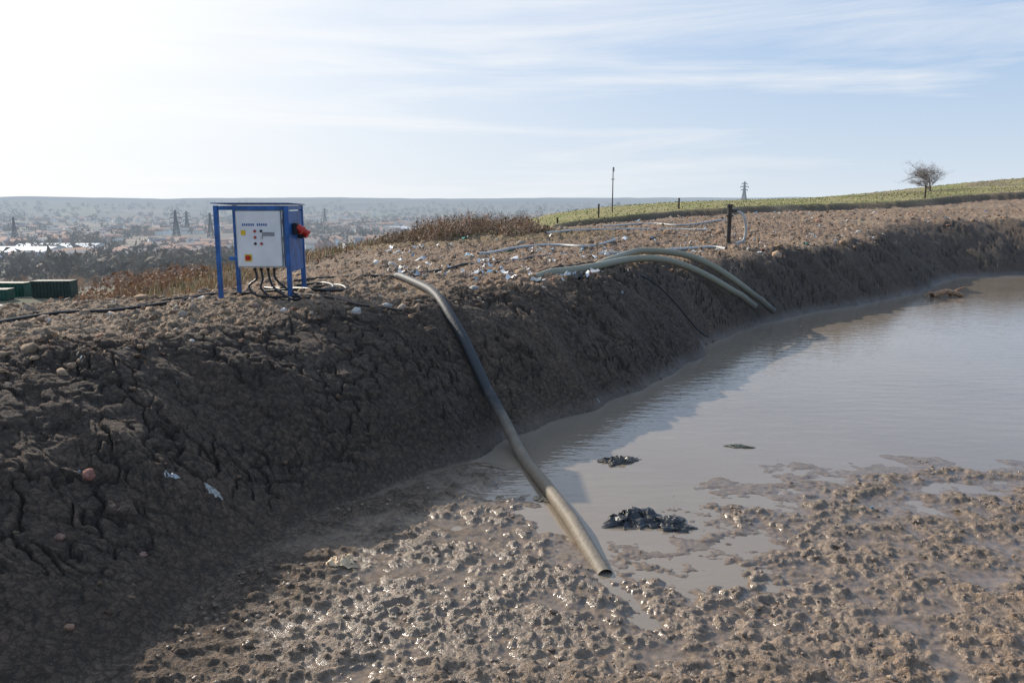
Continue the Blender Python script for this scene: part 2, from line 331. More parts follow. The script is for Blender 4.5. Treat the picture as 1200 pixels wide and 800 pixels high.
# ------------------------------------------------------------------ hoses and cables
def hosemat(name,top,low,z0,z1,rough=.45,ns=6,spec=.5):
    m,nt,p,out=newmat(name); tc=N(nt,'ShaderNodeTexCoord'); sp=N(nt,'ShaderNodeSeparateXYZ'); nt.links.new(tc.outputs['Object'],sp.inputs[0])
    no=N(nt,'ShaderNodeTexNoise',i={'Scale':ns,'Detail':6,'Roughness':.7}); nt.links.new(tc.outputs['Object'],no.inputs['Vector'])
    ad=N(nt,'ShaderNodeMath',operation='MULTIPLY_ADD',i={1:.8}); nt.links.new(no.outputs['Fac'],ad.inputs[0]); nt.links.new(sp.outputs[2],ad.inputs[2])
    mr=N(nt,'ShaderNodeMapRange',i={1:z0+.4,2:z1+.4}); nt.links.new(ad.outputs[0],mr.inputs[0])
    mx=N(nt,'ShaderNodeMix',data_type='RGBA'); mx.inputs[6].default_value=(*low,1); mx.inputs[7].default_value=(*top,1); nt.links.new(mr.outputs[0],mx.inputs[0])
    nt.links.new(mx.outputs[2],p.inputs['Base Color']); p.inputs['Roughness'].default_value=rough; p.inputs['Specular IOR Level'].default_value=spec
    b=N(nt,'ShaderNodeBump',i={'Strength':.6,'Distance':.01}); n2=N(nt,'ShaderNodeTexNoise',i={'Scale':30,'Detail':3}); nt.links.new(tc.outputs['Object'],n2.inputs['Vector']); nt.links.new(n2.outputs['Fac'],b.inputs['Height']); nt.links.new(b.outputs[0],p.inputs['Normal'])
    return m
HM=hosemat('muddy_black_hose',(.045,.047,.05),(.23,.185,.135),.05,.55,.62,spec=.35)
HG=hosemat('grey_hose',(.27,.255,.185),(.11,.105,.09),.2,.9,.6,spec=.35)
RUB=simple('black_rubber_cable',(.015,.015,.017),.45,var=.4,scale=10)
tube('suction_hose',lay(HOSE,.06,win=3,sink=.1,dz=([0,.04,.9,1],[-.03,0,.005,-.075]),sm=8,w=.5),.06,HM,18)
ax=[(.16,12.31),(.77,12.99),(1.5,13.97),(2.28,15.23),(3.07,15.94),(3.74,16.2),(4.4,16.31),(5.09,16.54)]
bx=[(1.33,13.79),(1.94,15.3),(2.62,16.7),(3.35,16.95),(4.01,16.9),(4.76,16.86),(5.68,17.12)]
tube('discharge_hose',lay(ax,.068,win=8,sink=0,dz=([0,.1,.5,.7,.95,1],[-.16,-.04,.02,.04,0,-.12]),sm=10),.068,HG)
tube('discharge_hose',lay(bx,.068,win=8,sink=0,dz=([0,.1,.5,.7,.95,1],[-.1,-.02,.1,.1,0,-.12]),sm=10),.068,HG)
def cable(pts,r,name='power_cable',**k): tube(name,lay(pts,r,step=.05,win=2,sink=.1,**k),r,RUB,8)
cable([(-5.6,7.5),(-5.36,7.9),(-5.23,8.94),(-4.74,9.3),(-4.3,9.72),(-3.97,10.5),(-3.54,10.95)],.02)
cable([(-6.4,8.5),(-6.06,8.88),(-5.6,9.2),(-4.9,9.4),(-4.45,10.3),(-3.9,10.7)],.013)
cable([(-3.45,12.6),(-3,12.95),(-2.5,12.9),(-1.78,12.8),(-1.1,13)],.018)
cable([(-3.67,11.8),(-3.1,11.2),(-2.7,10.8),(-2.5,11.1),(-2.8,11.8),(-3.2,11.8)],.022)
cable([(-3.5,11.2),(-3.0,11.0),(-2.55,10.75),(-2.3,11.0),(-2.6,11.5),(-3.1,11.4)],.02)
cable([(-1.9,13.6),(-1.2,14.2),(-.65,15.2),(0,16.3),(.8,18.5)],.02)
cable([(-3.1,10.7),(-2.4,10.2),(-1.87,9.65),(-1.3,9.3)],.014)
cable([(.6,14.1),(1.65,15.4),(2.2,14.5),(2.97,14.5),(3.6,14.4)],.014)
LP=simple('pale_plastic_pipe',(.5,.49,.45),.5,var=.3,scale=5)
for pts in ([(-.8,18.9),(0,21),(1.16,21.8),(2,21),(2.95,23)],[(1.1,26.3),(3.1,29.3),(5.7,31.3),(7.4,30.3)],[(3.5,32.8),(5.8,34.4),(7,32.8),(9.4,35.4)],[(2,18.6),(3.3,19.1),(5.2,21.1),(5.4,20.2)]):
    tube('leachate_pipe',lay(pts,.04,step=.2,win=1,sink=.3),.04,LP,8)

# ------------------------------------------------------------------ control panel stand
BLUE=simple('blue_painted_steel',(.025,.13,.38),.42,var=.4,scale=6,bump=.001); WHITE=simple('white_enclosure_paint',(.8,.8,.77),.45,var=.12,scale=3)
DARK=simple('dark_gasket',(.02,.02,.025),.5); RED=simple('red_plastic',(.6,.03,.015),.35,var=.15); YEL=simple('yellow_plastic',(.75,.5,.02),.4,var=.1)
GREY=simple('grey_steel',(.3,.31,.32),.4,metal=.6,var=.2)
sx,sy=-3.78,10.3; W_,Dp=.90,.70
zb=[zat(sx,sy),zat(sx+W_,sy),zat(sx,sy+Dp),zat(sx+W_,sy+Dp)]
st=empty('control_panel_stand',(0,0,0)); TOP=CAMH-.03
for i,(a,b_) in enumerate(((0,0),(W_,0),(0,Dp),(W_,Dp))):
    z0=zb[i]-.08; box(f'leg_{i+1}',(.055,.055,TOP-.03-z0),(sx+a,sy+b_,(TOP-.03+z0)/2),BLUE,st)
box('roof_sheet',(W_+.10,Dp+.10,.012),(sx+W_/2,sy+Dp/2,TOP-.009),BLUE,st,.003,rot=(math.radians(-1.5),0,0))
box('roof_rail_front',(W_-.066,.045,.05),(sx+W_/2,sy,TOP-.06),BLUE,st); box('roof_rail_back',(W_-.066,.045,.05),(sx+W_/2,sy+Dp,TOP-.06),BLUE,st)
for a,nm in ((0,'left'),(W_,'right')):
    box('side_rail_top_'+nm,(.045,Dp-.066,.05),(sx+a,sy+Dp/2,TOP-.06),BLUE,st)
bz=TOP-.45
box('mounting_rail_1',(W_-.066,.04,.05),(sx+W_/2,sy+.30,TOP-.72),BLUE,st)
box('side_panel',(.012,Dp-.07,.78),(sx+W_+.012,sy+Dp/2,TOP-.49),BLUE,st,.002)
ex=sx+.54
box('enclosure',(.60,.26,.74),(ex,sy+.13,bz),WHITE,st,.01)
box('enclosure_door_gap',(.575,.012,.715),(ex,sy-.003,bz),DARK,st,.002)
box('enclosure_door',(.565,.022,.705),(ex,sy-.012,bz),WHITE,st,.006)
for k in (-.22,0,.22): box('hinge',(.018,.03,.06),(ex+.292,sy-.012,bz+k),GREY,st,.003)
lx=ex-.2
for i in range(12):
    if i!=6: box('label_letter',(.018,.003,.03),(lx+i*.027,sy-.0245,bz+.18),BLUE,st,.001)
box('name_plate',(.16,.004,.05),(ex+.12,sy-.025,bz+.06),GREY,st,.001)
box('warning_label',(.06,.004,.06),(ex-.2,sy-.025,bz+.08),YEL,st,.001)
for i,(a,b_,mm_) in enumerate(((-.05,.10,RED),(.03,.10,DARK),(-.05,.02,RED),(.03,.02,WHITE),(-.05,-.06,DARK),(.03,-.06,RED))):
    cyl('indicator_lamp',.014,.02,(ex+a,sy-.033,bz+b_),mm_,st,rot=(math.pi/2,0,0),seg=16)
    cyl('lamp_bezel',.02,.006,(ex+a,sy-.026,bz+b_),GREY,st,rot=(math.pi/2,0,0),seg=16)
box('isolator_plate',(.09,.004,.09),(ex-.15,sy-.025,bz-.24),YEL,st,.001); cyl('isolator_knob',.032,.035,(ex-.15,sy-.044,bz-.24),RED,st,rot=(math.pi/2,0,0)); box('isolator_handle',(.014,.02,.06),(ex-.15,sy-.07,bz-.24),RED,st,.003,rot=(0,.6,0))
for yy,zz in ((.2,bz+.12),(.46,bz+.06)):
    box('socket_box',(.07,.12,.15),(sx+W_+.056,sy+yy,zz),DARK,st,.012)
    cyl('socket_body',.05,.08,(sx+W_+.11,sy+yy,zz+.0),RED,st,rot=(0,math.radians(125),0)); cyl('socket_cap',.058,.02,(sx+W_+.14,sy+yy,zz-.022),RED,st,rot=(0,math.radians(125),0))
for i,a in enumerate((-.12,-.04,.05,.13)):
    cyl('cable_gland',.02,.05,(ex+a,sy+.12,bz-.392),DARK,st,seg=12)
    g=zat(ex+a+.05,sy-.1)
    pts=catmull([(ex+a,sy+.12,bz-.40),(ex+a+.02,sy+.1,bz-.52),(ex+a-.06+.08*i,sy+.02,g+.14),(ex+a+.1+.1*i,sy-.08,g+.03),(ex+.45+.06*i,sy-.05-.06*i,zat(ex+.45+.06*i,sy-.05-.06*i)+.02),(ex+.75,sy+.2,zat(ex+.75,sy+.2)+.02)],10)
    tube('drop_cable',pts,.015,RUB,8,parent=st)

# ------------------------------------------------------------------ rocks / clods / litter
def ico(sub):
    bm=bmesh.new(); bmesh.ops.create_icosphere(bm,subdivisions=sub,radius=1); v=np.array([q.co[:] for q in bm.verts]); f=np.array([[a.index for a in t.verts] for t in bm.faces]); bm.free(); return v,f
ICO={1:ico(1),2:ico(2)}
def rotm(n):
    q=rng.normal(size=(n,4)); q/=np.linalg.norm(q,axis=1)[:,None]; a,b,c_,d=q.T
    return np.stack([1-2*(c_*c_+d*d),2*(b*c_-a*d),2*(b*d+a*c_),2*(b*c_+a*d),1-2*(b*b+d*d),2*(c_*d-a*b),2*(b*d-a*c_),2*(c_*d+a*b),1-2*(b*b+c_*c_)],-1).reshape(n,3,3)
def rocks(name,x,y,size,cols,mat,sink=.3,flat=.75,sub=1,jt=.38):
    IV,IF=ICO[sub]
    n=len(x); z=surf(x,y)[0]; size=np.asarray(size)
    sc=size[:,None]*rng.uniform(.45,1.25,(n,3))
    jit=1+rng.uniform(-jt,jt,(n,len(IV)))
    V=IV[None]*jit[:,:,None]
    V=V*sc[:,None,:]; V=np.einsum('nij,nvj->nvi',rotm(n),V); V[:,:,2]*=flat
    V+=np.stack([x,y,z+size*(.5-sink)],-1)[:,None,:]
    F=IF[None]+(np.arange(n)*len(IV))[:,None,None]
    return mkmesh(name,V.reshape(-1,3),F.reshape(-1,3),mat,col=np.repeat(cols,len(IV),axis=0),smooth=False)
ROCK=simple('stone_and_clod',(.2,.15,.1),.9,attr='Col',var=.3,scale=30,bump=.008,spec=.25)
CLOD=simple('wet_mud_clod',(.2,.15,.1),.32,attr='Col',var=.3,scale=40,bump=.008)
n=17000; th=rng.uniform(-.62,.66,n); rr_=np.exp(rng.uniform(math.log(5),math.log(48),n)); x=rr_*np.sin(th); y=rr_*np.cos(th)
z,d,u,e=surf(x,y,False); k=(u>.95)&(e<-.2)&(x>-8.5)&(hosedist(x,y)>.03); x=x[k];y=y[k]; n=len(x)
sz=rng.lognormal(-4.05,.6,n).clip(.01,.08)*(1+.035*np.hypot(x,y))
base=np.array([[.29,.19,.12],[.38,.26,.165],[.46,.37,.28],[.36,.19,.12],[.6,.56,.5]]); cc=base[rng.choice(5,n,p=[.48,.32,.1,.06,.04])]*rng.uniform(.65,1.2,(n,1))
rocks('rubble_stones',x,y,sz,cc,ROCK,sink=.45)
n=9000; x=rng.uniform(-5,14,n); y=rng.uniform(2.5,27,n); z,d,u,e=surf(x,y,False); k=(u>.05)&(u<1.2)&(hosedist(x,y)>.015)&(rng.random(n)<np.clip(1.3-np.hypot(x,y)/40,0,1)*(.3+.7*ss(-.2,.4,gn(x/.9,y/.9,120)))); x=x[k];y=y[k]; n=len(x)
sz=rng.lognormal(-4.35,.55,n).clip(.006,.045); base=np.array([[.115,.075,.048],[.16,.105,.066],[.3,.24,.18],[.28,.13,.08]]); cc=base[rng.choice(4,n,p=[.66,.3,.02,.02])]*rng.uniform(.8,1.2,(n,1))
rocks('bank_clods',x,y,sz,cc,ROCK,sink=.4)
n=14000; x=rng.uniform(-2,6.5,n); y=rng.uniform(3,8.6,n); z,d,u,e=surf(x,y,True)
dens=ss(-.2,.5,fbm(x/.55,y/.45,3,56)+.6*ss(6.5,4.2,y)+.2*ss(2,4,x)-.1)*ss(8.3,7,y)*.5
k=(d<-.1)&(z>.012)&(rng.random(n)<dens); x=x[k];y=y[k]; n=len(x)
sz=rng.lognormal(-4.45,.45,n).clip(.006,.028); cc=np.array([[.26,.18,.12]])*rng.uniform(.65,1.25,(n,1))
rocks('mud_clods',x,y,sz,cc,CLOD,sink=.5,flat=.7)
def stone(name,X,Y,s,c_,flat=.8):
    rocks(name,np.array([X]),np.array([Y]),np.array([s]),np.array([c_]),ROCK,sink=.25,flat=flat,sub=2,jt=.16)
stone('red_brick_stone',-2.95,5.3,.055,(.32,.15,.11)); stone('stone',-2.44,4.95,.035,(.3,.18,.14)); stone('stone',-2.83,4.7,.03,(.27,.16,.12)); stone('stone',-3.6,8.9,.07,(.27,.2,.14)); stone('stone',-3.05,9.4,.06,(.25,.17,.13)); stone('stone',-2.5,4.15,.03,(.33,.2,.13)); stone('stone',2.26,10.5,.07,(.05,.04,.035))
def crumple(x,y,size,cols,name,mat,lift=.02,g=5,amp=.35,asp=None):
    n=len(x); u_,v_=np.meshgrid(np.linspace(-.5,.5,g),np.linspace(-.5,.5,g)); u_=u_.ravel(); v_=v_.ravel()
    a=rng.uniform(0,6.28,n); asp=rng.uniform(.35,1,n) if asp is None else asp
    X=u_[None]*size[:,None]+rng.normal(0,.07,(n,g*g))*size[:,None]; Y=v_[None]*(size*asp)[:,None]+rng.normal(0,.07,(n,g*g))*size[:,None]; Z=np.abs(rng.normal(0,amp,(n,g*g)))*size[:,None]*.6
    VX=X*np.cos(a)[:,None]-Y*np.sin(a)[:,None]+x[:,None]; VY=X*np.sin(a)[:,None]+Y*np.cos(a)[:,None]+y[:,None]
    zz=surf(VX,VY)[0]
    V=np.stack([VX,VY,np.maximum(zz,0)+Z+lift*size[:,None]],-1)
    i=np.arange(g*g).reshape(g,g); f=np.stack([i[:-1,:-1],i[:-1,1:],i[1:,1:],i[1:,:-1]],-1).reshape(-1,4)
    F=f[None]+(np.arange(n)*g*g)[:,None,None]
    return mkmesh(name,V.reshape(-1,3),F.reshape(-1,4),mat,col=np.repeat(cols,g*g,axis=0),smooth=False)
LIT=simple('litter_plastic',(.5,.5,.5),.5,attr='Col',var=.1,scale=20)
n=2800; th=rng.uniform(-.16,.66,n); rr_=np.exp(rng.uniform(math.log(12),math.log(46),n)); x=rr_*np.sin(th); y=rr_*np.cos(th)
z,d,u,e=surf(x,y,False); k=(u>1.1)&(e<-.3)&(rng.random(n)<.2+.8*ss(0,.6,gn(x/3,y/3,91))); x=x[k];y=y[k];n=len(x)
pc=np.array([[.7,.7,.68],[.5,.48,.42],[.15,.35,.5],[.35,.36,.38],[.03,.03,.03],[.1,.35,.25]]); cc=pc[rng.choice(6,n,p=[.5,.2,.07,.1,.1,.03])]
crumple(x,y,rng.lognormal(-2.5,.5,n).clip(.04,.22),cc,'litter',LIT,g=4)
n=80; x=rng.uniform(-4.5,9,n); y=rng.uniform(3,18,n); z,d,u,e=surf(x,y,False); k=(u>-.6)&(u<1.3); x=x[k];y=y[k];n=len(x)
crumple(x,y,rng.uniform(.015,.035,n),pc[rng.choice(4,n,p=[.35,.45,.05,.15])]*.65,'bank_litter',LIT,g=4)
PS=[200]
def piece(name,X,Y,s,colr,asp,g=26,amp=.12,mat=LIT):
    """creased scrap of sheet draped on the ground, with an irregular torn outline"""
    PS[0]+=7; sd=PS[0]; u_,v_=np.meshgrid(np.linspace(-1,1,g),np.linspace(-1,1,g)); u_=u_.ravel(); v_=v_.ravel()
    uu=u_*np.sqrt(1-.5*v_*v_); vv=v_*np.sqrt(1-.5*u_*u_); th=np.arctan2(vv,uu)
    rs=1+.55*gn(np.cos(th)*1.6+5,np.sin(th)*1.6+5,sd)+.25*gn(np.cos(th)*5,np.sin(th)*5,sd+1)
    x=uu*rs*s*.5; y=vv*rs*s*.5*asp; a=rng.uniform(-.5,.5); xx=x*math.cos(a)-y*math.sin(a)+X; yy=x*math.sin(a)+y*math.cos(a)+Y
    xx+=.1*s*gn(u_*2.2,v_*2.2,sd+4); yy+=.1*s*gn(u_*2.2,v_*2.2,sd+5)
    cr=(.5-np.abs(gn(u_*1.6+gn(u_*2,v_*2,sd+8),v_*1.6,sd+2)))*.9+(.4-np.abs(gn(u_*3.7,v_*3.7,sd+3)))*.5
    z=np.maximum(surf(xx,yy)[0],-.002)+np.clip(cr,0,1)*amp*s*1.6*(1.15-np.hypot(uu,vv)**2)+.004
    i=np.arange(g*g).reshape(g,g); f=np.stack([i[:-1,:-1],i[:-1,1:],i[1:,1:],i[1:,:-1]],-1).reshape(-1,4)
    mkmesh(name,np.column_stack([xx,yy,z]),f,mat,col=np.tile(np.array(colr),(g*g,1)),smooth=True)
BLK=simple('black_plastic_sheet',(.02,.02,.02),.4,attr='Col',var=.5,scale=14,bump=.01)
piece('black_plastic_sheet',1.0,6.25,.46,(.05,.048,.048),.75,34,.17,BLK); piece('black_plastic_sheet',1.06,7.75,.38,(.07,.06,.05),.7,28,.14,BLK); piece('black_plastic_sheet',1.26,6.15,.34,(.055,.053,.052),.8,28,.16,BLK)
piece('plastic_rag',2.44,8.24,.25,(.12,.12,.08),.4,20,.1,BLK)
piece('paper_litter',-1.22,5.35,.2,(.7,.5,.3),.7,20,.3); piece('paper_litter',-2.24,5.7,.11,(.4,.38,.33),.5,16,.2); piece('paper_litter',-2.5,5.6,.1,(.55,.55,.52),.35,16,.2); piece('cloth_rag',.26,6.7,.15,(.35,.26,.16),.6,16,.2); piece('blue_litter',3.05,6.4,.04,(.05,.35,.5),.6,8,.2)
def simple_branch(name,pts,r0,r1,mat,parent=None):
    Pn=catmull(pts,8); return tube(name,Pn,np.linspace(r0,r1,len(Pn)),mat,8,parent)
BARK=simple('bark_wood',(.4,.23,.13),.85,var=.4,scale=12,bump=.01)
a=(11.5,21.7); b_=(12.4,21.8)
dr=empty('driftwood_branch'); simple_branch('main_limb',[(a[0],a[1],.05),((a[0]+b_[0])/2,a[1]+.1,.14),(b_[0],b_[1],.04)],.09,.06,BARK,dr); simple_branch('side_limb',[(b_[0]-.35,b_[1],.05),(b_[0]-.1,b_[1]+.1,.18),(b_[0]+.1,b_[1]+.1,.26)],.05,.02,BARK,dr)
simple_branch('side_limb_2',[(a[0]+.1,a[1],.06),(a[0]-.1,a[1]-.1,.14),(a[0]-.25,a[1]-.1,.05)],.04,.02,BARK,dr)

# ------------------------------------------------------------------ posts, standpipe
DP=simple('dark_steel_pipe',(.06,.05,.045),.5,metal=.3,var=.4)
gx,gy=6.1,22.6; g=zat(gx,gy); hgt=1.1
gp=empty('gas_well_standpipe'); cyl('pipe',.06,hgt+.2,(gx,gy,g+hgt/2-.1),DP,gp); cyl('flange',.11,.05,(gx,gy,g+hgt*.72),DP,gp); cyl('cap',.085,.09,(gx,gy,g+hgt-.03),DP,gp); cyl('valve',.04,.26,(gx+.12,gy,g+hgt*.85),DP,gp,rot=(0,math.pi/2,0))
tube('flexible_hose',catmull([(gx+.2,gy,g+hgt*.85),(gx+.38,gy-.05,g+hgt*.72),(gx+.46,gy-.05,g+hgt*.4),(gx+.4,gy-.1,g+.12),(gx+.15,gy-.15,g+.03)],8),.04,LP,10,gp)
WOOD=simple('weathered_post',(.07,.055,.045),.8,var=.3)
for x_,y_,h_ in ((4.9,45.6,.75),(9.5,46,.6),(24.8,48.6,.7),(2.4,42.6,.4),(.3,42,.45),(-1.4,38,.4)):
    g=zat(x_,y_); 
    e_=empty('marker_post'); cyl('post',.05,h_+.2,(x_,y_,g+h_/2-.1),WOOD,e_,seg=10); cyl('cap',.062,.05,(x_,y_,g+h_),WOOD,e_,seg=10)
x_,y_=6.3,50.7; g=zat(x_,y_); h_=2.8
e_=empty('antenna_mast'); cyl('pole',.04,h_,(x_,y_,g+h_/2),WOOD,e_,r2=.025,seg=10); box('head',(.11,.08,.28),(x_+.02,y_,g+h_-.1),GREY,e_,.01); box('bracket',(.2,.05,.05),(x_,y_,g+h_*.75),GREY,e_,.005)

# ------------------------------------------------------------------ vegetation
def treegeo(seed,H,levels=4,kids=(6,5,4,4),spread=.9,r0=.12,up=.25,ratio=.62,thin=.55,trunk=.3,n=3):
    R=random.Random(seed); V=[];F=[]
    def seg(a,b,ra,rb):
        d=(b-a).normalized(); n=d.orthogonal().normalized(); m_=d.cross(n); s=len(V)
        for q,rr in ((a,ra),(b,rb)):
            for j in range(3):
                an=j*2.0944; V.append(q+(n*math.cos(an)+m_*math.sin(an))*rr)
        for j in range(3): F.append((s+j,s+(j+1)%3,s+3+(j+1)%3,s+3+j))
    def grow(p,d,l,r,lev):
        pts=[p]
        for i in range(n):
            d=(d+Vector((R.gauss(0,.16),R.gauss(0,.16),R.gauss(.03,.12)))).normalized(); q=pts[-1]+d*(l/n)
            seg(pts[-1],q,r*(1-.25*i/n),r*(1-.25*(i+1)/n)); pts.append(q)
        if lev>=levels: return
        for k_ in range(kids[min(lev,len(kids)-1)]):
            t=R.uniform(trunk if lev==0 else .25,1); i=min(n-1,int(t*n)); q=pts[i].lerp(pts[i+1],t*n-i)
            s=Vector((R.gauss(0,1),R.gauss(0,1),R.gauss(0,.5))).normalized(); nd=(d*.75+s*spread+Vector((0,0,up))).normalized()
            grow(q,nd,l*ratio*R.uniform(.75,1.15),r*thin,lev+1)
    grow(Vector((0,0,0)),Vector((0,0,1)),H*.42,r0,0)
    V=np.array([v[:] for v in V]); return V,np.array(F)
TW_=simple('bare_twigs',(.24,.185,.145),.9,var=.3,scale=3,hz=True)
x_,y_=37.0,71.5; g=zat(x_,y_)
Vt,Ft=treegeo(11,2.9,levels=5,kids=(11,6,5,3,3),spread=1.1,r0=.055,up=.22,ratio=.74,thin=.5,trunk=.03)
sc_=3.0/Vt[:,2].max(); Vt=Vt*np.array([sc_*1.2,sc_*1.2,sc_])
mkmesh('bare_tree',Vt+np.array([x_,y_,g-.15]),Ft,TW_)
vars_=[treegeo(20+i,7,levels=3,kids=(8,5,4),spread=.75,r0=.13,up=.3,ratio=.6,thin=.55,trunk=.2,n=2) for i in range(5)]
VV=[];FF=[];CC=[];o=0
pts=[]
for i in range(430):
    b=math.radians(random.uniform(-34,-8)); r_=math.exp(random.uniform(math.log(115),math.log(245))); pts.append((r_*math.sin(b),r_*math.cos(b),random.uniform(3.5,6)))
pa=np.array(pts); zz=surf(pa[:,0],pa[:,1])[0]
for (X,Y,H),z_ in zip(pts,zz):
    if X<-48 and Y<140: continue
    V0,F0=random.choice(vars_); s=H/7; an=random.uniform(0,6.28); c_,s_=math.cos(an),math.sin(an)
    v=V0*s; v=np.column_stack([v[:,0]*c_-v[:,1]*s_+X,v[:,0]*s_+v[:,1]*c_+Y,v[:,2]+z_-.2]); VV.append(v);FF.append(F0+o);o+=len(v); CC.append(np.tile(np.array([.42,.27,.17])*random.uniform(.6,1.3),(len(v),1)))
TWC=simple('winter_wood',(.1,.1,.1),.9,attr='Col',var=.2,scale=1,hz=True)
mkmesh('bare_woodland',np.vstack(VV),np.vstack(FF),TWC,col=np.vstack(CC))
def crowns(name,X,Y,H,colr,nf=60,mat=TWC):
    n=len(X); z=surf(X,Y,False)[0]
    q=rng.normal(size=(n,nf,3)); q/=np.linalg.norm(q,axis=2)[:,:,None]; q*=rng.uniform(.35,1,(n,nf,1)); c3=q*np.array([.55,.55,.5])*H[:,None,None]*rng.uniform(.8,1.3,(n,1,3)); c3[:,:,2]+=H[:,None]*.5
    t=rng.normal(size=(n,nf,3,3))*.13*H[:,None,None,None]
    V=c3[:,:,None,:]+t+np.stack([X,Y,z],-1)[:,None,None,:]
    F=np.arange(n*nf*3).reshape(-1,3); mkmesh(name,V.reshape(-1,3),F,mat,col=np.repeat(colr,nf*3,axis=0))
n=2600; b=np.radians(rng.uniform(-35,8,n)); r_=np.exp(rng.uniform(math.log(330),math.log(4500),n)); X=r_*np.sin(b);Y=r_*np.cos(b)
k=(gn(X/180,Y/260,95)>-.05)&~((X<-300)&(Y>420)&(Y<645)); X=X[k];Y=Y[k];n=len(X)
crowns('distant_trees',X,Y,rng.uniform(6,12,n)*(1+np.hypot(X,Y)/5000),np.array([[.18,.13,.08]])*rng.uniform(.5,1.3,(n,1)),36)
def blades(name,x,y,h,colr,lean=.6,width=.012,mat=None,base=0):
    n=len(x); z=surf(x,y)[0]+base; a=rng.uniform(0,6.28,n); le=rng.uniform(0,lean,n)*h; dx=np.cos(a)*le; dy=np.sin(a)*le
    w=width*rng.uniform(.6,1.5,n); wx=-np.sin(a)*w; wy=np.cos(a)*w
    P0=np.stack([x-wx,y-wy,z-.03],-1);P1=np.stack([x+wx,y+wy,z-.03],-1);P2=np.stack([x+dx*.4+wx*.7,y+dy*.4+wy*.7,z+h*.65],-1);P3=np.stack([x+dx*.4-wx*.7,y+dy*.4-wy*.7,z+h*.65],-1);P4=np.stack([x+dx+wx*.1,y+dy+wy*.1,z+h],-1);P5=np.stack([x+dx-wx*.1,y+dy-wy*.1,z+h],-1)
    V=np.stack([P0,P1,P2,P3,P4,P5],1).reshape(-1,3); b=np.arange(n)[:,None]*6
    F=np.concatenate([b+np.array([0,1,2,3]),b+np.array([3,2,4,5])]); mkmesh(name,V,F,mat or VEG,col=np.repeat(colr,6,axis=0))
def leaves(name,x,y,z,s,colr,mat=None):
    n=len(x); t=rng.normal(size=(n,3,3))*s[:,None,None]; V=t+np.stack([x,y,z],-1)[:,None,:]; mkmesh(name,V.reshape(-1,3),np.arange(n*3).reshape(-1,3),mat or VEG,col=np.repeat(colr,3,axis=0))
VEG=simple('weeds_and_brambles',(.1,.1,.1),.8,attr='Col',var=.2,scale=2)
n=46000; x=rng.uniform(-6,3,n); y=rng.uniform(21.5,32.5,n)
q=((x+1.9)/3.3)**2+((y-28.3)/3.6)**2+.5*gn(x/1.3,y/1.3,101); k=q<.9; x=x[k];y=y[k];q=q[k];n=len(x)
hh_=(.2+.65*ss(.95,.3,q))*(.5+.5*gn(x/.7,y/.7,102)).clip(.1)
pal=np.array([[.27,.18,.11],[.17,.145,.07],[.36,.24,.14],[.20,.18,.075]])
tone=1+.6*gn(x/1.0,y/1.0,133)
leaves('bramble_thicket',x,y,surf(x,y)[0]+hh_*rng.uniform(.05,1,n),rng.uniform(.018,.04,n),pal[rng.choice(4,n,p=[.42,.25,.25,.08])]*rng.uniform(.6,1.3,(n,1))*tone[:,None])
k=rng.random(n)<.35; blades('bramble_stems',x[k],y[k],hh_[k]*rng.uniform(.7,1.4,k.sum()),np.array([[.4,.26,.17]])*rng.uniform(.5,1.5,(k.sum(),1)),lean=1.0,width=.008)
n=34000; x=rng.uniform(-14,-1.5,n); y=rng.uniform(14,32,n); z,d,u,e=surf(x,y,False)
dens=ss(.1,-.9,x+5.2-.16*(y-20)+.8*gn(x/2,y/2,104)); k=rng.random(n)<dens*(.35+.65*ss(-.1,.3,gn(x/1.2,y/1.2,105))); x=x[k];y=y[k];n=len(x)
pal=np.array([[.5,.36,.18],[.42,.27,.15],[.3,.26,.1],[.55,.42,.25],[.38,.19,.11]])
blades('dry_weeds',x,y,rng.uniform(.08,.32,n)*(1+.4*gn(x/1.5,y/1.5,106)),pal[rng.choice(5,n)]*rng.uniform(.6,1.2,(n,1)),width=.013)
n=9000; x=rng.uniform(-13.5,-8,n); y=rng.uniform(18,25,n); q=((x+10.6)/2.3)**2+((y-21.5)/2.6)**2+.4*gn(x,y,107); k=q<.9;x=x[k];y=y[k];q=q[k];n=len(x)
leaves('low_shrubs',x,y,surf(x,y)[0]+rng.uniform(0,.6,n)*(1-q*.6),rng.uniform(.02,.045,n),np.array([[.36,.21,.12]])*rng.uniform(.5,1.4,(n,1)))
n=12000; x=rng.uniform(-1,62,n); y=rng.uniform(38,84,n); z,d,u,e=surf(x,y,False); k=(e>.5); x=x[k];y=y[k];n=len(x)
gc=np.array([[.32,.32,.09],[.42,.35,.15],[.27,.29,.08]])
blades('grass_tufts',x,y,rng.uniform(.03,.09,n),gc[rng.choice(3,n)]*rng.uniform(.8,1.2,(n,1)),width=.04)

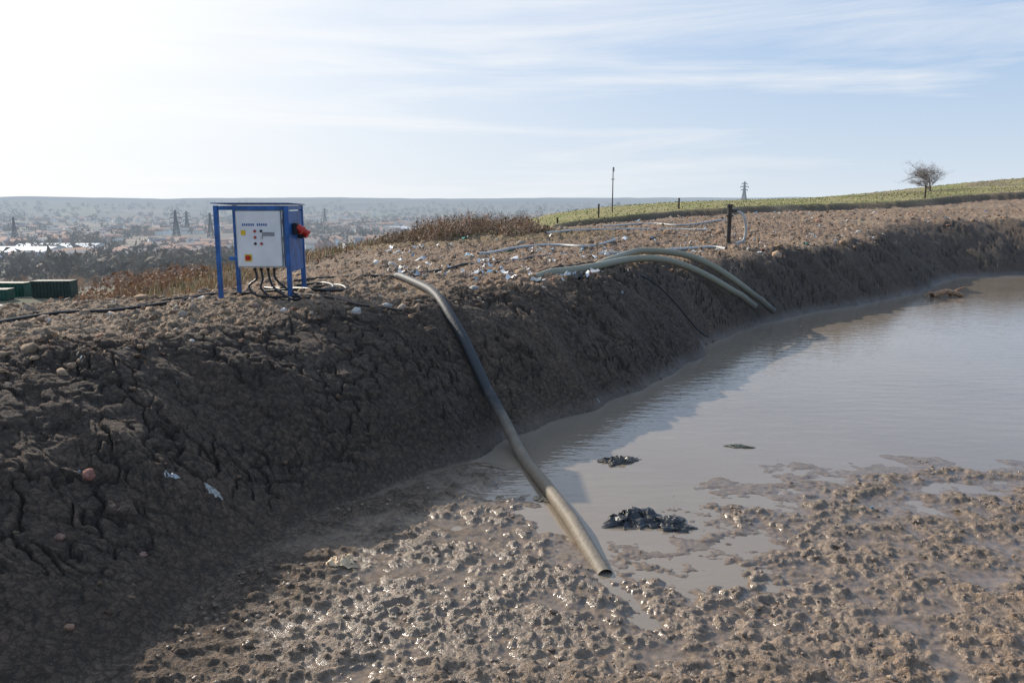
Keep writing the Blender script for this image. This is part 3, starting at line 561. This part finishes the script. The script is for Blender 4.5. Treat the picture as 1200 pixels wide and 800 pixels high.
# ------------------------------------------------------------------ distant built things
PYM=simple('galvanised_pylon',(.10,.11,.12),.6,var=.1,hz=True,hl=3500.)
def pylon(X,Y,H,base=None,th=.35):
    z=zat(X,Y) if base is None else base; e=empty('electricity_pylon',(X,Y,z)); V=[];F=[]
    def mem(a,b,t=th):
        v,f=tubegeo(np.array([a,b],float),t/2,4); s=sum(len(q) for q in V); V.append(v);F.append(f+s)
    def w(t): return H*(.11*(1-t)**1.6+.018)
    L_=[0,.16,.3,.42,.52,.6,.68,.76,.84,.92,1]
    for i in range(len(L_)-1):
        a,b=L_[i],L_[i+1]; wa,wb=w(a),w(b)
        for s1,s2 in ((1,1),(1,-1),(-1,-1),(-1,1)): mem((s1*wa,s2*wa,a*H),(s1*wb,s2*wb,b*H),th*1.3)
        for (p1,p2) in (((1,1),(1,-1)),((1,-1),(-1,-1)),((-1,-1),(-1,1)),((-1,1),(1,1))):
            mem((p1[0]*wa,p1[1]*wa,a*H),(p2[0]*wb,p2[1]*wb,b*H)); mem((p2[0]*wa,p2[1]*wa,a*H),(p1[0]*wb,p1[1]*wb,b*H)); mem((p1[0]*wb,p1[1]*wb,b*H),(p2[0]*wb,p2[1]*wb,b*H))
    mkmesh('lattice_body',np.vstack(V),np.vstack(F),PYM,parent=e); V.clear();F.clear()
    for t,l in ((.62,.15),(.76,.19),(.9,.13)):
        for s in (-1,1):
            mem((s*w(t),w(t),t*H),(s*l*H,0,t*H+.01*H)); mem((s*w(t),-w(t),t*H),(s*l*H,0,t*H+.01*H)); mem((s*w(t),0,(t+.05)*H),(s*l*H,0,t*H+.01*H)); mem((s*l*H,0,t*H),(s*l*H,0,t*H-.05*H))
    mkmesh('cross_arms',np.vstack(V),np.vstack(F),PYM,parent=e); return e
pylon(-376,900,36,th=.6); pylon(430,1500,40,th=.9); pylon(-505,1250,34,th=.7); pylon(-545,880,30,th=.5)
pylon(-395,1700,36,th=.7); pylon(-330,880,34,th=.5)
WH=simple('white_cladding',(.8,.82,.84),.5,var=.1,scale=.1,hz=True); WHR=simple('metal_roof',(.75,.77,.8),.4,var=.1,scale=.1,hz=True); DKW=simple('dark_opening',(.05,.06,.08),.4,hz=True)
def warehouse(X,Y,w,d,h):
    z=zat(X,Y)-1; e=empty('warehouse',(X,Y,z)); box('walls',(w,d,h),(0,0,h/2),WH,e,.05)
    V=[(-w/2-.5,-d/2-.5,h),(w/2+.5,-d/2-.5,h),(w/2+.5,0,h+3),(-w/2-.5,0,h+3),(w/2+.5,d/2+.5,h),(-w/2-.5,d/2+.5,h)]
    mkmesh('roof',V,[(0,1,2,3),(3,2,4,5)],WHR,parent=e)
    for i in range(int(w//14)): box('loading_door',(5,.3,4.5),(-w/2+8+i*14,-d/2-.1,2.6),DKW,e,.02)
    box('window_band',(w*.9,.2,1),(0,-d/2-.08,h-1.6),DKW,e,.02)
warehouse(-405,625,100,40,6.5); warehouse(-395,700,70,30,6); warehouse(-70,1050,60,24,8); warehouse(-150,1150,50,20,7)
bv=np.array([(-1,-1,0),(1,-1,0),(1,1,0),(-1,1,0),(-1,-1,1),(1,-1,1),(1,1,1),(-1,1,1),(-1,0,1.6),(1,0,1.6), (-1.08,-1.12,.95),(1.08,-1.12,.95),(1.08,1.12,.95),(-1.08,1.12,.95),(-1.08,0,1.66),(1.08,0,1.66)],float)
bf=np.array([(0,1,5,4),(1,2,6,5),(2,3,7,6),(3,0,4,7),(4,5,9,8),(6,7,8,9),(10,11,15,14),(12,13,14,15),(5,6,9,9),(7,4,8,8)])
bt=[]
for f in bf:
    bt.append((f[0],f[1],f[2]))
    if f[3]!=f[2]: bt.append((f[0],f[2],f[3]))
bt=np.array(bt)
n=1800; b=np.radians(rng.uniform(-35,-1,n)); r_=np.exp(rng.uniform(math.log(600),math.log(2600),n)); X=r_*np.sin(b);Y=r_*np.cos(b); k=(gn(X/230,Y/230,111)>-.1)&~((X<-330)&(Y<760)); X=X[k];Y=Y[k];n=len(X); z=surf(X,Y,False)[0]
S=np.stack([rng.uniform(4,9,n),rng.uniform(3.5,5,n),rng.uniform(5,6.5,n)],-1); a=rng.choice([0,.4,1.57,1.2,-.5],n)+rng.normal(0,.1,n)
v=bv[None]*S[:,None,:]; vx=v[:,:,0]*np.cos(a)[:,None]-v[:,:,1]*np.sin(a)[:,None]+X[:,None]; vy=v[:,:,0]*np.sin(a)[:,None]+v[:,:,1]*np.cos(a)[:,None]+Y[:,None]; vz=v[:,:,2]+z[:,None]-.5
wc=np.array([[.85,.83,.78],[.42,.22,.15],[.75,.7,.6],[.45,.27,.19]])[rng.choice(4,n)]; rc=np.array([[.30,.22,.17],[.42,.23,.15],[.24,.21,.2]])[rng.choice(3,n)]
cc=np.concatenate([np.repeat(wc[:,None],10,1),np.repeat(rc[:,None],6,1)],1).reshape(-1,3)
mkmesh('town_houses',np.stack([vx,vy,vz],-1).reshape(-1,3),(bt[None]+(np.arange(n)*16)[:,None,None]).reshape(-1,3),TWC,col=cc)
GRN=simple('green_container_paint',(.03,.11,.07),.6,var=.4,scale=1); DG=simple('dark_green_paint',(.035,.055,.04),.6,var=.4,scale=1)
def container(X,Y,l,h,mat,rz):
    z=zat(X,Y); e=empty('waste_container',(X,Y,z)); e.rotation_euler=(0,0,rz)
    box('body',(l,2.4,h),(0,0,h/2+.15),mat,e,.04); 
    for i in range(int(l/.5)): box('rib',(.1,.08,h-.2),(-l/2+.3+i*.5,-1.24,h/2+.15),mat,e,.01)
    box('top_rim',(l+.1,2.5,.15),(0,0,h+.226),DG,e,.02); 
    for s in (-1,1): box('skid',(l,.15,.148),(0,s*.8,.074),DG,e,.01)
container(-70,121.5,5.8,2.3,DG,.05); container(-79,124,7,2.0,GRN,-.05); container(-77,118,4.5,1.4,GRN,.1); container(-82.5,119,6,1.9,GRN,0)

# ------------------------------------------------------------------ world, sun, camera
w=bpy.data.worlds.new('World'); scene.world=w; w.use_nodes=True; nt=w.node_tree; nt.nodes.clear(); L=nt.links.new
az=math.radians(SUN_AZ); el=math.radians(SUN_EL); dv=Vector((math.sin(az)*math.cos(el),math.cos(az)*math.cos(el),math.sin(el)))
out=N(nt,'ShaderNodeOutputWorld'); bg=N(nt,'ShaderNodeBackground',i={'Strength':.1}); sk=N(nt,'ShaderNodeTexSky',sky_type='NISHITA'); sk.sun_disc=False
sk.sun_elevation=el; sk.sun_rotation=az; sk.air_density=1.0; sk.dust_density=.6; sk.ozone_density=1.5; sk.altitude=50
tc=N(nt,'ShaderNodeTexCoord')
def mixw(a,bcol,fac):
    mx=N(nt,'ShaderNodeMix',data_type='RGBA'); L(a,mx.inputs[6]); mx.inputs[7].default_value=(*bcol,1)
    if isinstance(fac,float): mx.inputs[0].default_value=fac
    else: L(fac,mx.inputs[0])
    return mx.outputs[2]
c0=mixw(sk.outputs[0],(2.5,4.8,8.7),.75)
sp=N(nt,'ShaderNodeSeparateXYZ'); L(tc.outputs['Generated'],sp.inputs[0])
ab=N(nt,'ShaderNodeMath',operation='ABSOLUTE'); L(sp.outputs[2],ab.inputs[0]); m1=N(nt,'ShaderNodeMath',operation='MULTIPLY',i={1:-5.8}); L(ab.outputs[0],m1.inputs[0]); m2=N(nt,'ShaderNodeMath',operation='EXPONENT'); L(m1.outputs[0],m2.inputs[0]); m3=N(nt,'ShaderNodeMath',operation='MULTIPLY',i={1:.93}); L(m2.outputs[0],m3.inputs[0])
c1=mixw(c0,(7.5,8.2,8.8),m3.outputs[0])
mp=N(nt,'ShaderNodeMapping',i={'Rotation':(math.radians(8),math.radians(-7),0),'Location':(.35,.2,.6),'Scale':(1.0,1.0,11)}); L(tc.outputs['Generated'],mp.inputs[0])
n1=N(nt,'ShaderNodeTexNoise',i={'Scale':1.7,'Detail':6,'Roughness':.6,'Distortion':.45}); L(mp.outputs[0],n1.inputs['Vector'])
r=N(nt,'ShaderNodeMapRange',i={1:.5,2:.72,3:0,4:.8}); L(n1.outputs['Fac'],r.inputs[0])
c2=mixw(c1,(8.6,8.9,9.3),r.outputs[0])
dt=N(nt,'ShaderNodeVectorMath',operation='DOT_PRODUCT'); L(tc.outputs['Generated'],dt.inputs[0]); dt.inputs[1].default_value=dv
mx0=N(nt,'ShaderNodeMath',operation='MAXIMUM',i={1:0.}); L(dt.outputs['Value'],mx0.inputs[0]); pw=N(nt,'ShaderNodeMath',operation='POWER',i={1:3.8}); L(mx0.outputs[0],pw.inputs[0]); pm_=N(nt,'ShaderNodeMath',operation='MULTIPLY',i={1:1.15},use_clamp=True); L(pw.outputs[0],pm_.inputs[0])
c3=mixw(c2,(11.0,10.9,10.7),pm_.outputs[0])
L(c3,bg.inputs[0]); L(bg.outputs[0],out.inputs[0])
sl=bpy.data.lights.new('sun','SUN'); sl.energy=5.0; sl.angle=math.radians(.5); sl.color=(1,.92,.80); so=bpy.data.objects.new('sun',sl); scene.collection.objects.link(so)
so.rotation_euler=dv.to_track_quat('Z','Y').to_euler()
cam=bpy.data.cameras.new('camera'); cam.lens=28; cam.sensor_width=36; cam.clip_end=30000; cam.clip_start=.05; co=bpy.data.objects.new('camera',cam); scene.collection.objects.link(co)
co.location=(0,0,CAMH); co.rotation_euler=(math.radians(80),0,0); scene.camera=co
